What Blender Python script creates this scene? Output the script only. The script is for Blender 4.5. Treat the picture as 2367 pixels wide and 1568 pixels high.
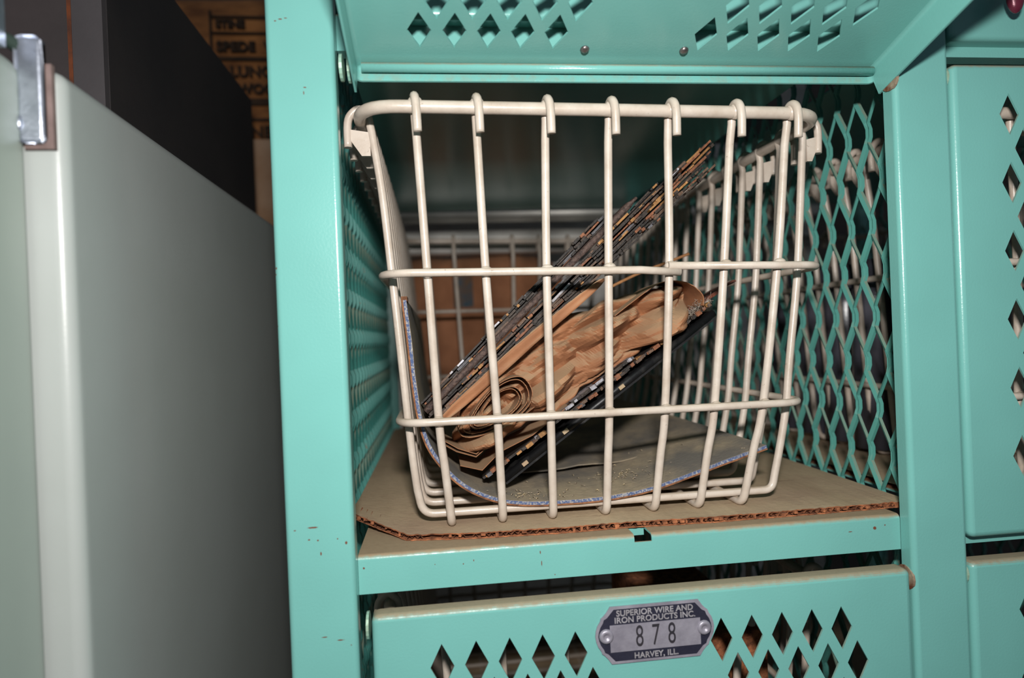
import bpy, bmesh, math, random
from mathutils import Vector, Matrix, noise
random.seed(7)
S = bpy.context.scene
for o in list(bpy.data.objects): bpy.data.objects.remove(o)
COL = S.collection

# ---------------------------------------------------------------- camera, world, light, exposure
cam_d = bpy.data.cameras.new('camera'); cam = bpy.data.objects.new('camera', cam_d); COL.objects.link(cam)
right = Vector((.99246, -.11557, -.04083)); up = Vector((.04066, -.00386, .99917)); back = Vector((-.11563, -.99329, .00087))
cam.matrix_world = Matrix(((right.x, up.x, back.x, 0), (right.y, up.y, back.y, -.36), (right.z, up.z, back.z, 0), (0, 0, 0, 1)))
cam_d.sensor_width = 36; cam_d.lens = 36 * 1500 / 2367; cam_d.clip_start = .01; cam_d.clip_end = 20
cam_d.dof.use_dof = True; cam_d.dof.focus_distance = .41; cam_d.dof.aperture_fstop = 4.6
S.camera = cam
w = bpy.data.worlds.new('world'); S.world = w; w.use_nodes = True
bg = w.node_tree.nodes['Background']; bg.inputs[0].default_value = (.75, .85, 1, 1); bg.inputs[1].default_value = .11
fl = bpy.data.lights.new('camera_flash', 'AREA'); fl.shape = 'RECTANGLE'; fl.size = .040; fl.size_y = .02
fl.energy = 3.5; fl.color = (1, .97, .93)
flo = bpy.data.objects.new('camera_flash', fl); COL.objects.link(flo)
flo.location = (.004, -.405, .108)
flo.rotation_euler = (Vector((.16, .0, -.05)) - Vector(flo.location)).to_track_quat('-Z', 'Y').to_euler()
S.view_settings.view_transform = 'Standard'; S.view_settings.look = 'None'; S.view_settings.gamma = 1
S.view_settings.use_curve_mapping = False
S.view_settings.exposure = 0.0

# ---------------------------------------------------------------- materials
def srgb(r, g, b):
    f = lambda c: (c/255/12.92) if c/255 <= .04045 else ((c/255+.055)/1.055)**2.4
    return (f(r), f(g), f(b), 1)
class NT:
    def __init__(s, name):
        s.m = bpy.data.materials.new(name); s.m.use_nodes = True; s.t = s.m.node_tree
        s.b = s.t.nodes['Principled BSDF']
    def n(s, typ, **kw):
        x = s.t.nodes.new(typ)
        for k, v in kw.items(): setattr(x, k, v)
        return x
    def l(s, a, b): s.t.links.new(a, b)
    def coord(s, sc=(1, 1, 1)):
        tc = s.n('ShaderNodeTexCoord'); mp = s.n('ShaderNodeMapping'); mp.inputs['Scale'].default_value = sc
        s.l(tc.outputs['Object'], mp.inputs[0]); return mp.outputs[0]
    def noise(s, scale, co=None, detail=5, rough=.6):
        x = s.n('ShaderNodeTexNoise'); x.inputs['Scale'].default_value = scale
        x.inputs['Detail'].default_value = detail; x.inputs['Roughness'].default_value = rough
        s.l(co if co else s.coord(), x.inputs['Vector']); return x.outputs['Fac']
    def ramp(s, f, a, b, lo=(0, 0, 0, 1), hi=(1, 1, 1, 1)):
        r = s.n('ShaderNodeValToRGB'); e = r.color_ramp.elements
        e[0].position = a; e[1].position = b; e[0].color = lo; e[1].color = hi
        s.l(f, r.inputs[0]); return r.outputs[0]
    def mix(s, f, a, b, mode='MIX'):
        x = s.n('ShaderNodeMix', data_type='RGBA', blend_type=mode)
        for i, v in ((0, f), (6, a), (7, b)):
            if isinstance(v, (int, float)): x.inputs[i].default_value = v
            elif isinstance(v, tuple): x.inputs[i].default_value = v
            else: s.l(v, x.inputs[i])
        return x.outputs[2]
    def math(s, op, a, b=0.0, c=None, clamp=False):
        x = s.n('ShaderNodeMath', operation=op); x.use_clamp = clamp
        for i, v in enumerate((a, b) if c is None else (a, b, c)):
            if isinstance(v, (int, float)): x.inputs[i].default_value = v
            else: s.l(v, x.inputs[i])
        return x.outputs[0]
    def bump(s, h, strength=.3, dist=.001):
        x = s.n('ShaderNodeBump'); x.inputs['Strength'].default_value = strength; x.inputs['Distance'].default_value = dist
        s.l(h, x.inputs['Height']); s.l(x.outputs[0], s.b.inputs['Normal'])
    def color(s, c):
        if isinstance(c, tuple): s.b.inputs['Base Color'].default_value = c
        else: s.l(c, s.b.inputs['Base Color'])
    def up(s):
        g = s.n('ShaderNodeNewGeometry'); x = s.n('ShaderNodeSeparateXYZ'); s.l(g.outputs['True Normal'], x.inputs[0]); return x.outputs[2]

DUST = srgb(158, 139, 112)
def paint(name, base, rough=.33, dust=.9, spots=(), chips=.0, mott=.06, dustnoise=.9):
    """gloss enamel with dust settled on the faces that look up and a few rust marks of their own"""
    k = NT(name); c = k.mix(k.ramp(k.noise(9, detail=3), .3, .7), tuple(x*(1-mott) for x in base[:3])+(1,), tuple(min(1, x*(1+mott)) for x in base[:3])+(1,))
    if chips:
        f = k.ramp(k.noise(160, detail=6, rough=.75), .70-chips, .74-chips)
        g = k.ramp(k.noise(14, detail=2), .5, .62)
        c = k.mix(k.math('MULTIPLY', f, g), c, srgb(120, 80, 52))
    if spots:
        tc = k.n('ShaderNodeTexCoord'); sp = k.n('ShaderNodeSeparateXYZ'); k.l(tc.outputs['Object'], sp.inputs[0])
        nz = k.noise(260, detail=4); tot = None
        for (x, z, rx, rz) in spots:
            dx = k.math('DIVIDE', k.math('SUBTRACT', sp.outputs[0], x), rx); dz = k.math('DIVIDE', k.math('SUBTRACT', sp.outputs[2], z), rz)
            d = k.math('ADD', k.math('MULTIPLY', dx, dx), k.math('MULTIPLY', dz, dz))
            v = k.math('SUBTRACT', .95, k.math('ADD', d, k.math('MULTIPLY', nz, 1.3)))
            tot = v if tot is None else k.math('MAXIMUM', tot, v)
        c = k.mix(k.math('MULTIPLY', tot, 5, clamp=True), c, srgb(112, 70, 54))
    rg = rough
    if dust:
        nu = k.math('ADD', k.up(), k.math('MULTIPLY', k.math('SUBTRACT', k.noise(170, detail=7, rough=.7), .5), dustnoise))
        dm = k.math('MULTIPLY', k.ramp(nu, .22, .80), dust)
        c = k.mix(dm, c, k.mix(k.noise(300), srgb(135, 116, 92), DUST))
        rg = k.math('ADD', rough, k.math('MULTIPLY', dm, .6)); k.l(rg, k.b.inputs['Roughness'])
    else: k.b.inputs['Roughness'].default_value = rough
    k.color(c); k.bump(k.noise(700, detail=2), .12, .0006)
    return k.m
TEAL = (.165, .43, .395, 1)
POST_SPOTS = [(-.0792, .1756, .0016, .0008), (-.0765, .1766, .002, .0007), (-.0735, .1772, .002, .0005), (-.0648, .1399, .0016, .0008), (-.0656, .137, .0005, .002),
              (-.0838, .0429, .001, .0016), (-.0842, .0395, .0006, .001), (-.0846, -.007, .0008, .001), (-.0846, .0116, .0008, .001),
              (-.053, -.1069, .0012, .0018), (-.0575, -.1045, .0009, .0009), (-.0678, -.1046, .0010, .0010), (-.0725, -.104, .0012, .0008), (-.0795, -.0985, .0014, .0006),
              (-.070, -.0975, .006, .0008), (-.0665, -.112, .0008, .002), (-.0574, -.1593, .004, .0008), (-.0525, -.1625, .001, .0015), (-.066, -.157, .004, .0007)]
M = {}
M['teal'] = paint('teal_enamel', TEAL, rough=.22)
M['teal_post'] = paint('teal_enamel_post', TEAL, spots=POST_SPOTS, rough=.2)
M['teal_door'] = paint('teal_enamel_door', TEAL, rough=.22, spots=[(-.0385, -.1735, .0008, .002), (-.0376, -.1765, .0007, .001), (-.0370, -.184, .001, .003), (-.0355, -.188, .002, .001), (-.032, -.1752, .0006, .0012), (.255, -.155, .012, .0006), (.268, -.1578, .004, .0006), (.262, -.1605, .003, .0005)])
M['teal_door_side'] = paint('teal_enamel_side_doors', TEAL, rough=.25, spots=[(.3365, .1365, .0012, .0010), (.3375, .1165, .0011, .0010), (.3385, .091, .0009, .0009)])
M['teal_shelf'] = paint('teal_enamel_shelf', TEAL, rough=.2, dust=1, spots=[(.0545, -.124, .0007, .0025), (.055, -.130, .0006, .003), (.016, -.1255, .0006, .0012), (.010, -.127, .0008, .0008), (-.006, -.126, .0005, .0005), (.0625, -.1375, .0008, .001), (.246, -.1265, .0024, .0006), (.262, -.1255, .0018, .0018), (.269, -.124, .0012, .0012), (-.0455, -.125, .001, .0012)])
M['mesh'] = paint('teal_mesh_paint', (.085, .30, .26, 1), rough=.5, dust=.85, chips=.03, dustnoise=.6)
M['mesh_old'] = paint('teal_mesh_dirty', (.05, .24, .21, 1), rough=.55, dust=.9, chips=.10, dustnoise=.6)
def wirecoat():
    k = NT('cream_vinyl_coating')
    c = k.mix(k.ramp(k.noise(60, detail=5), .35, .75), srgb(202, 190, 178), srgb(178, 162, 147))
    c = k.mix(k.math('MULTIPLY', k.ramp(k.noise(420, detail=4), .66, .74), .6), c, srgb(120, 100, 82))
    nu = k.math('ADD', k.up(), k.math('MULTIPLY', k.math('SUBTRACT', k.noise(90), .5), .7))
    c = k.mix(k.math('MULTIPLY', k.ramp(nu, .55, 1.0), .55), c, srgb(165, 145, 118))
    k.color(c); k.b.inputs['Roughness'].default_value = .34; k.bump(k.noise(320, detail=2), .15, .0006); return k.m
M['wire'] = wirecoat()
def simple(name, a, b, scale=40, rough=.7, metal=0, bump=.2, bscale=300, lo=.35, hi=.65, sc=(1, 1, 1)):
    k = NT(name); co = k.coord(sc)
    k.color(k.mix(k.ramp(k.noise(scale, co), lo, hi), a, b)); k.b.inputs['Roughness'].default_value = rough
    k.b.inputs['Metallic'].default_value = metal; k.bump(k.noise(bscale, co), bump, .001); return k.m
def board(name='dusty_cardboard'):
    k = NT(name)
    c = k.mix(k.ramp(k.noise(26, k.coord((1, .35, 1))), .3, .7), srgb(184, 162, 132), srgb(160, 138, 110))
    c = k.mix(k.math('MULTIPLY', k.ramp(k.noise(9, detail=3), .52, .7), .5), c, srgb(142, 110, 94))
    c = k.mix(k.math('MULTIPLY', k.ramp(k.noise(60, k.coord((.35, 1.8, 1)), detail=6), .62, .7), .6), c, srgb(112, 84, 62))
    k.color(c); k.b.inputs['Roughness'].default_value = .95; k.bump(k.noise(240, detail=6), .5, .001); return k.m
M['board'] = board()
M['board_edge'] = simple('torn_cardboard_edge', srgb(176, 110, 72), srgb(92, 52, 32), 180, .95, bump=.8, bscale=500)
M['flute'] = simple('cardboard_flute_dark', srgb(120, 72, 46), srgb(60, 34, 22), 160, .95)
M['liner'] = (lambda k: (k.color(k.mix(k.ramp(k.noise(18, k.coord((1, .6, 1)), detail=5), .4, .62), k.mix(k.ramp(k.noise(200), .3, .7), srgb(176, 158, 130), srgb(154, 138, 114)), srgb(112, 106, 98))), k.bump(k.noise(400, detail=5), .5, .001), setattr(k.b.inputs['Roughness'], 'default_value', .95), k.m)[-1])(NT('dusty_liner_board'))
M['liner_print'] = simple('blue_white_printed_edge', srgb(72, 88, 126), srgb(168, 164, 158), 700, .9, lo=.46, hi=.66, sc=(1, 1, 1))
M['liner_core'] = simple('brown_liner_core', srgb(150, 100, 66), srgb(96, 62, 42), 200, .95)
def kraft(name, a, b, dust):
    k = NT(name)
    c = k.mix(k.ramp(k.noise(30, detail=5), .3, .7), a, b)
    nu = k.math('ADD', k.up(), k.math('MULTIPLY', k.math('SUBTRACT', k.noise(50), .5), .7))
    c = k.mix(k.math('MULTIPLY', k.ramp(nu, .1, .8), dust), c, srgb(166, 140, 110))
    k.color(c); k.b.inputs['Roughness'].default_value = .8; k.bump(k.noise(300, k.coord((1, 1, 2)), detail=5), .25, .0008); return k.m
M['kraft'] = kraft('kraft_paper', srgb(164, 112, 76), srgb(130, 84, 55), .75)
M['kraft_dark'] = kraft('kraft_paper_old', srgb(176, 118, 82), srgb(146, 94, 62), .3)
def vcol(name, rough=.6, metal=.08):
    k = NT(name); a = k.n('ShaderNodeAttribute', attribute_name='wear')
    g = k.mix(k.ramp(k.noise(350, detail=6, rough=.7), .4, .65), (.55, .5, .45, 1), (1, 1, 1, 1))
    c = k.mix(1.0, a.outputs['Color'], g, 'MULTIPLY'); k.color(c)
    k.b.inputs['Roughness'].default_value = rough; k.b.inputs['Metallic'].default_value = metal
    k.bump(k.noise(500, detail=4), .6, .001); return k.m
M['plate'] = vcol('rusty_tin'); M['black'] = simple('black_scuffed_metal', srgb(26, 26, 28), srgb(70, 68, 66), 90, .42, .3, lo=.5, hi=.8, bscale=200)
M['rough_bar'] = simple('pitted_dark_bar', srgb(58, 46, 44), srgb(104, 84, 76), 420, .6, .2, 1.0, 700)
M['white_cab'] = simple('white_cabinet_enamel', srgb(168, 173, 171), srgb(162, 167, 164), 6, .32, bump=.05, bscale=500)
M['white_edge'] = simple('white_cabinet_edge', srgb(206, 208, 211), srgb(200, 202, 206), 6, .3, bump=.03)
M['grey_cab'] = simple('pale_grey_green_enamel', srgb(156, 166, 158), srgb(148, 158, 152), 6, .38, bump=.05, bscale=500)
M['chrome'] = simple('chrome', srgb(205, 212, 225), srgb(160, 166, 180), 60, .34, .85, .3, 120)
M['rust_line'] = simple('rust_seam', srgb(130, 66, 30), srgb(70, 44, 34), 40, .9)
M['gasket'] = simple('brown_gasket', srgb(128, 108, 104), srgb(104, 86, 82), 60, .8)
M['blackbox'] = simple('black_cabinet_paint', srgb(44, 42, 44), srgb(54, 50, 50), 8, .55, .0, .15, 300)
M['greyfront'] = simple('dark_grey_front_paint', srgb(84, 80, 82), srgb(74, 70, 72), 10, .5, 0, .1, 300)
M['brownfront'] = simple('brown_grey_front_paint', srgb(76, 68, 68), srgb(64, 58, 58), 10, .5, 0, .1, 300)
M['rivet'] = simple('zinc_rivet', srgb(150, 140, 138), srgb(112, 104, 104), 200, .35, .8)
M['tab'] = simple('pale_hinge_washer', srgb(150, 200, 184), srgb(150, 170, 146), 90, .4, .1)
M['rusty_tab'] = simple('rusty_hinge_washer', srgb(176, 162, 140), srgb(110, 64, 44), 150, .6, .2)
M['tag_silver'] = simple('tag_aluminium', srgb(164, 160, 172), srgb(140, 136, 148), 90, .42, .35, .15, 500)
M['tag_black'] = simple('tag_black_ink', srgb(30, 30, 46), srgb(38, 38, 54), 100, .5)
M['ink'] = simple('stamped_ink', srgb(34, 32, 40), srgb(48, 44, 50), 100, .6)
M['tag_letters'] = simple('tag_letter_metal', srgb(176, 172, 178), srgb(150, 146, 150), 120, .4, .3)
M['sack'] = simple('brown_printed_sack', srgb(168, 112, 62), srgb(104, 64, 34), 14, .9, bump=.6, bscale=40, sc=(1, 1, 2.5))
M['sack_ink'] = simple('sack_ink', srgb(44, 32, 22), srgb(64, 44, 28), 60, .9)
M['sack_pale'] = simple('sack_pale_patch', srgb(168, 140, 116), srgb(140, 104, 74), 12, .9)
M['white_shelf'] = simple('dusty_white_rack', srgb(240, 238, 234), srgb(212, 208, 202), 14, .55, .6, sc=(1, 1, 3))
M['white_pipe'] = simple('glossy_white_pipe', srgb(244, 242, 236), srgb(218, 215, 208), 20, .52, .7, .1, sc=(.3, 1, 1))
M['dim_rack'] = simple('dimmed_white_rack', srgb(120, 118, 114), srgb(90, 90, 86), 20, .5, .1)  # grey puts the dimness of the mirrored white bands into the colour
M['blue_print'] = simple('blue_label_ink', srgb(74, 92, 104), srgb(120, 90, 66), 60, .8)
M['bottle'] = simple('dark_plastic', srgb(62, 62, 70), srgb(76, 76, 86), 20, .28, 0, .1)
M['plaster'] = simple('dim_wall', srgb(90, 84, 78), srgb(76, 70, 66), 4, .9)
M['concrete'] = simple('concrete', srgb(100, 96, 90), srgb(84, 80, 76), 5, .9)
M['straw'] = simple('straw_bits', srgb(186, 166, 130), srgb(120, 110, 104), 300, .9)
M['maroon'] = simple('maroon_lock', srgb(84, 28, 48), srgb(110, 44, 60), 60, .3, .2)
M['green_cord'] = simple('dark_green_cord', srgb(32, 52, 44), srgb(44, 60, 52), 60, .8)
M['twig'] = simple('tan_stick', srgb(176, 124, 78), srgb(130, 88, 52), 90, .8)
M['rust_strip'] = simple('red_rust_strip', srgb(120, 62, 40), srgb(58, 36, 30), 160, .8, .1)
M['fluff'] = simple('grey_lint', srgb(170, 160, 150), srgb(120, 104, 90), 300, .9)

# ---------------------------------------------------------------- helpers
class MB:
    """collects shapes into one mesh"""
    def __init__(s): s.v = []; s.f = []; s.c = []; s.mi = []; s.cur = (1, 1, 1); s.m = 0; s.sm = []
    def face(s, idx, smooth=False): s.f.append(tuple(idx)); s.c.append(s.cur); s.mi.append(s.m); s.sm.append(smooth)
    def box(s, a, b, mat=None):
        n = len(s.v); P = [Vector((x, y, z)) for z in (a[2], b[2]) for y in (a[1], b[1]) for x in (a[0], b[0])]
        if mat: P = [mat @ p for p in P]
        s.v += P
        for q in ((0, 2, 3, 1), (4, 5, 7, 6), (0, 1, 5, 4), (2, 6, 7, 3), (0, 4, 6, 2), (1, 3, 7, 5)): s.face([n+i for i in q])
    def tube(s, path, r, seg=10, closed=False, caps=True):
        P = [Vector(p) for p in path]; N = len(P); n0 = len(s.v)
        R = r if isinstance(r, (list, tuple)) else [r]*N
        T = []
        for i in range(N):
            a = P[(i-1) % N] if (closed or i > 0) else P[i]; b = P[(i+1) % N] if (closed or i < N-1) else P[i]
            T.append((b-a).normalized())
        ref = Vector((0, 0, 1)) if abs(T[0].z) < .9 else Vector((0, 1, 0))
        nrm = (ref - T[0]*ref.dot(T[0])).normalized()
        for i in range(N):
            nrm = (nrm - T[i]*nrm.dot(T[i])).normalized(); bi = T[i].cross(nrm)
            for k in range(seg):
                a = 2*math.pi*k/seg; s.v.append(P[i] + (nrm*math.cos(a)+bi*math.sin(a))*R[i])
        for i in range(N if closed else N-1):
            j = (i+1) % N
            for k in range(seg):
                l = (k+1) % seg; s.face((n0+i*seg+k, n0+i*seg+l, n0+j*seg+l, n0+j*seg+k), True)
        if caps and not closed:
            s.face([n0+k for k in range(seg)][::-1]); s.face([n0+(N-1)*seg+k for k in range(seg)])
    def ball(s, c, rx, ry=None, rz=None, u=10, v=7):
        ry = ry or rx; rz = rz or rx; n = len(s.v); c = Vector(c)
        for i in range(v+1):
            t = math.pi*i/v
            for j in range(u):
                a = 2*math.pi*j/u; s.v.append(c+Vector((rx*math.sin(t)*math.cos(a), ry*math.sin(t)*math.sin(a), rz*math.cos(t))))
        for i in range(v):
            for j in range(u): s.face((n+i*u+j, n+(i+1)*u+j, n+(i+1)*u+(j+1) % u, n+i*u+(j+1) % u), True)
    def prism(s, poly, y0, y1):
        """polygon of (x, z) pushed from y0 to y1"""
        n = len(s.v); k = len(poly)
        s.v += [Vector((p[0], y0, p[1])) for p in poly] + [Vector((p[0], y1, p[1])) for p in poly]
        s.face(list(range(n, n+k))); s.face(list(range(n+k, n+2*k))[::-1])
        for i in range(k): j = (i+1) % k; s.face((n+i, n+k+i, n+k+j, n+j))
    def xprism(s, poly, x0, x1, smooth=False):
        """closed profile of (y, z) pushed along x"""
        n = len(s.v); k = len(poly)
        s.v += [Vector((x0, p[0], p[1])) for p in poly] + [Vector((x1, p[0], p[1])) for p in poly]
        s.face(list(range(n, n+k))[::-1]); s.face(list(range(n+k, n+2*k)))
        for i in range(k): j = (i+1) % k; s.face((n+i, n+j, n+k+j, n+k+i), smooth)
    def zprism(s, poly, z0, z1, smooth=False):
        n = len(s.v); k = len(poly)
        s.v += [Vector((p[0], p[1], z0)) for p in poly] + [Vector((p[0], p[1], z1)) for p in poly]
        s.face(list(range(n, n+k))[::-1]); s.face(list(range(n+k, n+2*k)))
        for i in range(k): j = (i+1) % k; s.face((n+i, n+j, n+k+j, n+k+i), smooth)
    def loops(s, loops, smooth=True, close_first=False, close_last=False):
        n = len(s.v); k = len(loops[0])
        for L in loops: s.v += [Vector(p) for p in L]
        for i in range(len(loops)-1):
            for a in range(k):
                b = (a+1) % k; s.face((n+i*k+a, n+i*k+b, n+(i+1)*k+b, n+(i+1)*k+a), smooth)
        if close_first: s.face([n+a for a in range(k)][::-1])
        if close_last: s.face([n+(len(loops)-1)*k+a for a in range(k)])
    def grid(s, rows, smooth=True):
        n = len(s.v); k = len(rows[0])
        for R_ in rows: s.v += [Vector(p) for p in R_]
        for i in range(len(rows)-1):
            for j in range(k-1): s.face((n+i*k+j, n+i*k+j+1, n+(i+1)*k+j+1, n+(i+1)*k+j), smooth)
    def add_mesh(s, me, mat=None):
        n = len(s.v)
        for v in me.vertices: s.v.append((mat @ v.co) if mat else v.co.copy())
        for p in me.polygons: s.face([n+i for i in p.vertices])
    def build(s, name, mats, parent=None, recalc=True, color=False):
        me = bpy.data.meshes.new(name); me.from_pydata([tuple(v) for v in s.v], [], s.f)
        for m in (mats if isinstance(mats, (list, tuple)) else [mats]): me.materials.append(m)
        me.polygons.foreach_set('material_index', s.mi); me.polygons.foreach_set('use_smooth', s.sm)
        if color:
            at = me.color_attributes.new('wear', 'FLOAT_COLOR', 'CORNER')
            for p in me.polygons:
                for li in p.loop_indices: at.data[li].color = (*s.c[p.index], 1)
        if recalc:
            b = bmesh.new(); b.from_mesh(me); bmesh.ops.recalc_face_normals(b, faces=b.faces); b.to_mesh(me); b.free()
        me.update()
        o = bpy.data.objects.new(name, me); COL.objects.link(o)
        if parent: o.parent = parent; o.matrix_parent_inverse = Matrix.Translation(-parent_loc(parent))
        return o
def parent_loc(p):
    l = Vector(p.location)
    if p.parent: l = l + parent_loc(p.parent) if p.type == 'EMPTY' else l
    return l
def wn(o):
    o.data.set_sharp_from_angle(angle=math.radians(40))
    m = o.modifiers.new('bend_normals', 'WEIGHTED_NORMAL'); m.mode = 'FACE_AREA'; m.weight = 100; m.keep_sharp = True; return o
def tag(o, label, cat=None, group=None, kind=None):
    o['label'] = label
    if cat: o['category'] = cat
    if group: o['group'] = group
    if kind: o['kind'] = kind
    return o
def thing(name, loc, label, cat, group=None):
    o = bpy.data.objects.new(name, None); COL.objects.link(o); o.location = loc; o.empty_display_size = .02
    return tag(o, label, cat, group)
def copy_tree(o, parent=None):
    c = o.copy(); COL.objects.link(c); pinv = o.matrix_parent_inverse.copy(); c.parent = parent; c.matrix_parent_inverse = pinv
    for ch in list(o.children): copy_tree(ch, c)
    return c
def smooth_path(P, n=6):
    P = [Vector(p) for p in P]; out = []
    for i in range(len(P)-1):
        a = P[max(i-1, 0)]; b = P[i]; c = P[i+1]; d = P[min(i+2, len(P)-1)]
        for k in range(n):
            t = k/n; out.append(.5*((2*b)+(c-a)*t+(2*a-5*b+4*c-d)*t*t+(3*b-a-3*c+d)*t**3))
    out.append(P[-1]); return out
def fillet(P, rad, n=5, closed=False):
    """polyline with its corners rounded"""
    P = [Vector(p) for p in P]; out = []; N = len(P)
    rr = rad if isinstance(rad, (list, tuple)) else [rad]*N
    for i in range(N):
        if not closed and i in (0, N-1): out.append(P[i]); continue
        a = P[(i-1) % N]; b = P[i]; c = P[(i+1) % N]; u = (a-b); v = (c-b)
        r = min(rr[i], u.length*.49, v.length*.49)
        if r < 1e-5: out.append(b); continue
        p = b+u.normalized()*r; q = b+v.normalized()*r
        for k in range(n+1):
            t = k/n; out.append(p*(1-t)**2+b*2*t*(1-t)+q*t*t)
    return out
def holed_plate(outer, holes, t):
    """flat plate mesh in local x, y with true openings, thickness t"""
    cu = bpy.data.curves.new('tmp', 'CURVE'); cu.dimensions = '2D'; cu.fill_mode = 'BOTH'; cu.extrude = t/2
    for poly in [outer]+holes:
        sp = cu.splines.new('POLY'); sp.points.add(len(poly)-1)
        for i, p in enumerate(poly): sp.points[i].co = (p[0], p[1], 0, 1)
        sp.use_cyclic_u = True
    o = bpy.data.objects.new('tmp', cu); COL.objects.link(o)
    dg = bpy.context.evaluated_depsgraph_get(); me = bpy.data.meshes.new_from_object(o.evaluated_get(dg))
    bpy.data.objects.remove(o); return me
def text_mesh(body, size, extrude=.0002, bold=.0, space=1.0):
    cu = bpy.data.curves.new('tmp', 'FONT'); cu.body = body; cu.size = size; cu.extrude = extrude; cu.offset = bold
    cu.align_x = 'CENTER'; cu.align_y = 'CENTER'; cu.space_character = space
    o = bpy.data.objects.new('tmp', cu); COL.objects.link(o)
    dg = bpy.context.evaluated_depsgraph_get(); me = bpy.data.meshes.new_from_object(o.evaluated_get(dg))
    bpy.data.objects.remove(o); return me
XZ = Matrix(((1, 0, 0, 0), (0, 0, -1, 0), (0, 1, 0, 0), (0, 0, 0, 1)))   # local (x, y, z) -> world (x, -z, y): faces the camera side
def lerp(a, b, t): return a+(b-a)*t

# ---------------------------------------------------------------- room
def struct(name, a, b, m, label):
    k = MB(); k.box(a, b); o = k.build(name, m); o['kind'] = 'structure'; o['label'] = label; return o
struct('floor', (-2.5, -2, -.95), (2.5, 2.2, -.90), M['concrete'], 'dim concrete floor far below')
struct('wall_back', (-2.5, 1.6, -.9), (2.5, 1.65, 1.6), M['plaster'], 'dim wall behind the lockers')

# ---------------------------------------------------------------- basket locker
locker = thing('basket_locker', (.1, 0, -.9), 'tall mint green steel basket locker with expanded mesh sides and diamond punched doors', 'locker')
Z0, Z1 = -.9, .75
def post(x0, x1, name, m):
    r = .0032; t = .0012; D = .0102; k = MB()
    def corner(cx, cy, rr, a0, a1): return [(cx+rr*math.cos(math.radians(a0+(a1-a0)*i/6)), cy+rr*math.sin(math.radians(a0+(a1-a0)*i/6))) for i in range(7)]
    out = [(x0, D)]+corner(x0+r, r, r, 180, 270)+corner(x1-r, r, r, 270, 360)+[(x1, D), (x1-t, D)]
    inn = corner(x1-r, r, r-t, 360, 270)+corner(x0+r, r, r-t, 270, 180)+[(x0+t, D)]
    k.zprism(out+inn, Z0, Z1, True)
    xm = (x0+x1)/2; k.box((xm-.012, .0012, Z0), (xm+.012, .0105, Z1))
    for yy in (.0105,): k.box((xm-.003, yy, Z0), (xm+.003, .56, Z0+.03))
    return wn(k.build(name, m, locker))
post(-.0848, -.0486, 'post', M['teal_post'])
post(.2792, .3157, 'post', M['teal'])
post(.640, .676, 'post', M['teal'])
def back_post(x):
    k = MB(); k.box((x-.012, .56, Z0), (x+.012, .572, Z1)); return k.build('post', M['teal'], locker)
for x in (-.0675, .2975, .658): back_post(x)

def shelf(x0, x1, z, slot=False):
    k = MB(); yb, yf, r, t = .565, .0102, .003, .0012; zt = z; zb = z-.0216
    def prof(ya=yb):
        o = [(ya, zt), (yf+r, zt)]+[(yf+r-r*math.sin(math.radians(a)), zt-r+r*math.cos(math.radians(a))) for a in (15, 30, 45, 60, 75, 90)]+[(yf, zb), (yf+.010, zb), (yf+.010, zb+t), (yf+t, zb+t)]
        o += [(yf+r-(r-t)*math.sin(math.radians(a)), zt-r+(r-t)*math.cos(math.radians(a))) for a in (90, 60, 30, 0)]+[(ya, zt-t)]
        return o
    if not slot: k.xprism(prof(), x0, x1, True)
    else:
        a, b = .1105, .1210
        k.xprism(prof(), x0, a, True); k.xprism(prof(), b, x1, True)
        k.xprism([(yb, zt), (yf+.016, zt), (yf+.016, zt-t), (yb, zt-t)], a, b)
        k.xprism([(yf, zt-.0045), (yf, zb), (yf+t, zb), (yf+t, zt-.0045)], a, b)
        k.xprism([(yf+.016, zt-.001), (yf+.016, zt-t-.004), (yf+.015, zt-t-.004), (yf+.015, zt-.001)], a, b)
    return wn(k.build('shelf', M['teal_shelf'], locker))
PITCH = .304
for i in (-2, -1, 0, 1, 2):
    shelf(-.0485, .2790, -.1180+PITCH*i, slot=(i == 0)); shelf(.3159, .6398, -.1180+PITCH*i)

def mesh_wall(x, m, th=.0011):
    """expanded metal: zigzag strands bonded to each neighbour in turn"""
    k = MB(); w = .0226; rowh = .0316; hw = .0013
    z_top = .1316+rowh*18
    n_rows = int((z_top-(-.88))/rowh)
    for j in range(-1, 50):
        yc = .0674+(j-3)*w/2+w/4
        if yc < .014 or yc > .560: continue
        pts = []
        for r in range(n_rows):
            z = z_top-r*rowh; side = 1 if (j+r) % 2 else -1
            off = side*(w/4-.00050)
            if z < -.46 or z > .50: continue
            pts += [(yc+off*.97, z+.0072), (yc+off*1.0, z+.0028), (yc+off*1.0, z-.0028), (yc+off*.97, z-.0072)]
        n0 = len(k.v)
        for i, (y, z) in enumerate(pts):
            # strand twists a little: the bonds stand proud of the sheet
            q = i % 4; xx = (.0007 if q in (1, 2) else -.0007)
            a = pts[max(i-1, 0)]; b = pts[min(i+1, len(pts)-1)]; dy, dz = b[0]-a[0], b[1]-a[1]; L = math.hypot(dy, dz) or 1
            ny, nz = -dz/L*hw, dy/L*hw; tw = .0006 if j % 2 else -.0006
            for (sx, sg) in ((-th, -1), (th, -1), (th, 1), (-th, 1)):
                k.v.append(Vector((x+xx+sx+tw*sg, y+ny*sg, z+nz*sg)))
        for i in range(len(pts)-1):
            for a in range(4): b = (a+1) % 4; k.face((n0+i*4+a, n0+i*4+b, n0+i*4+4+b, n0+i*4+4+a))
    return k.build('mesh_side', m, locker)
mesh_wall(-.0675, M['mesh_old'], .0024); mesh_wall(.3020, M['mesh']); mesh_wall(.652, M['mesh'])

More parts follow.
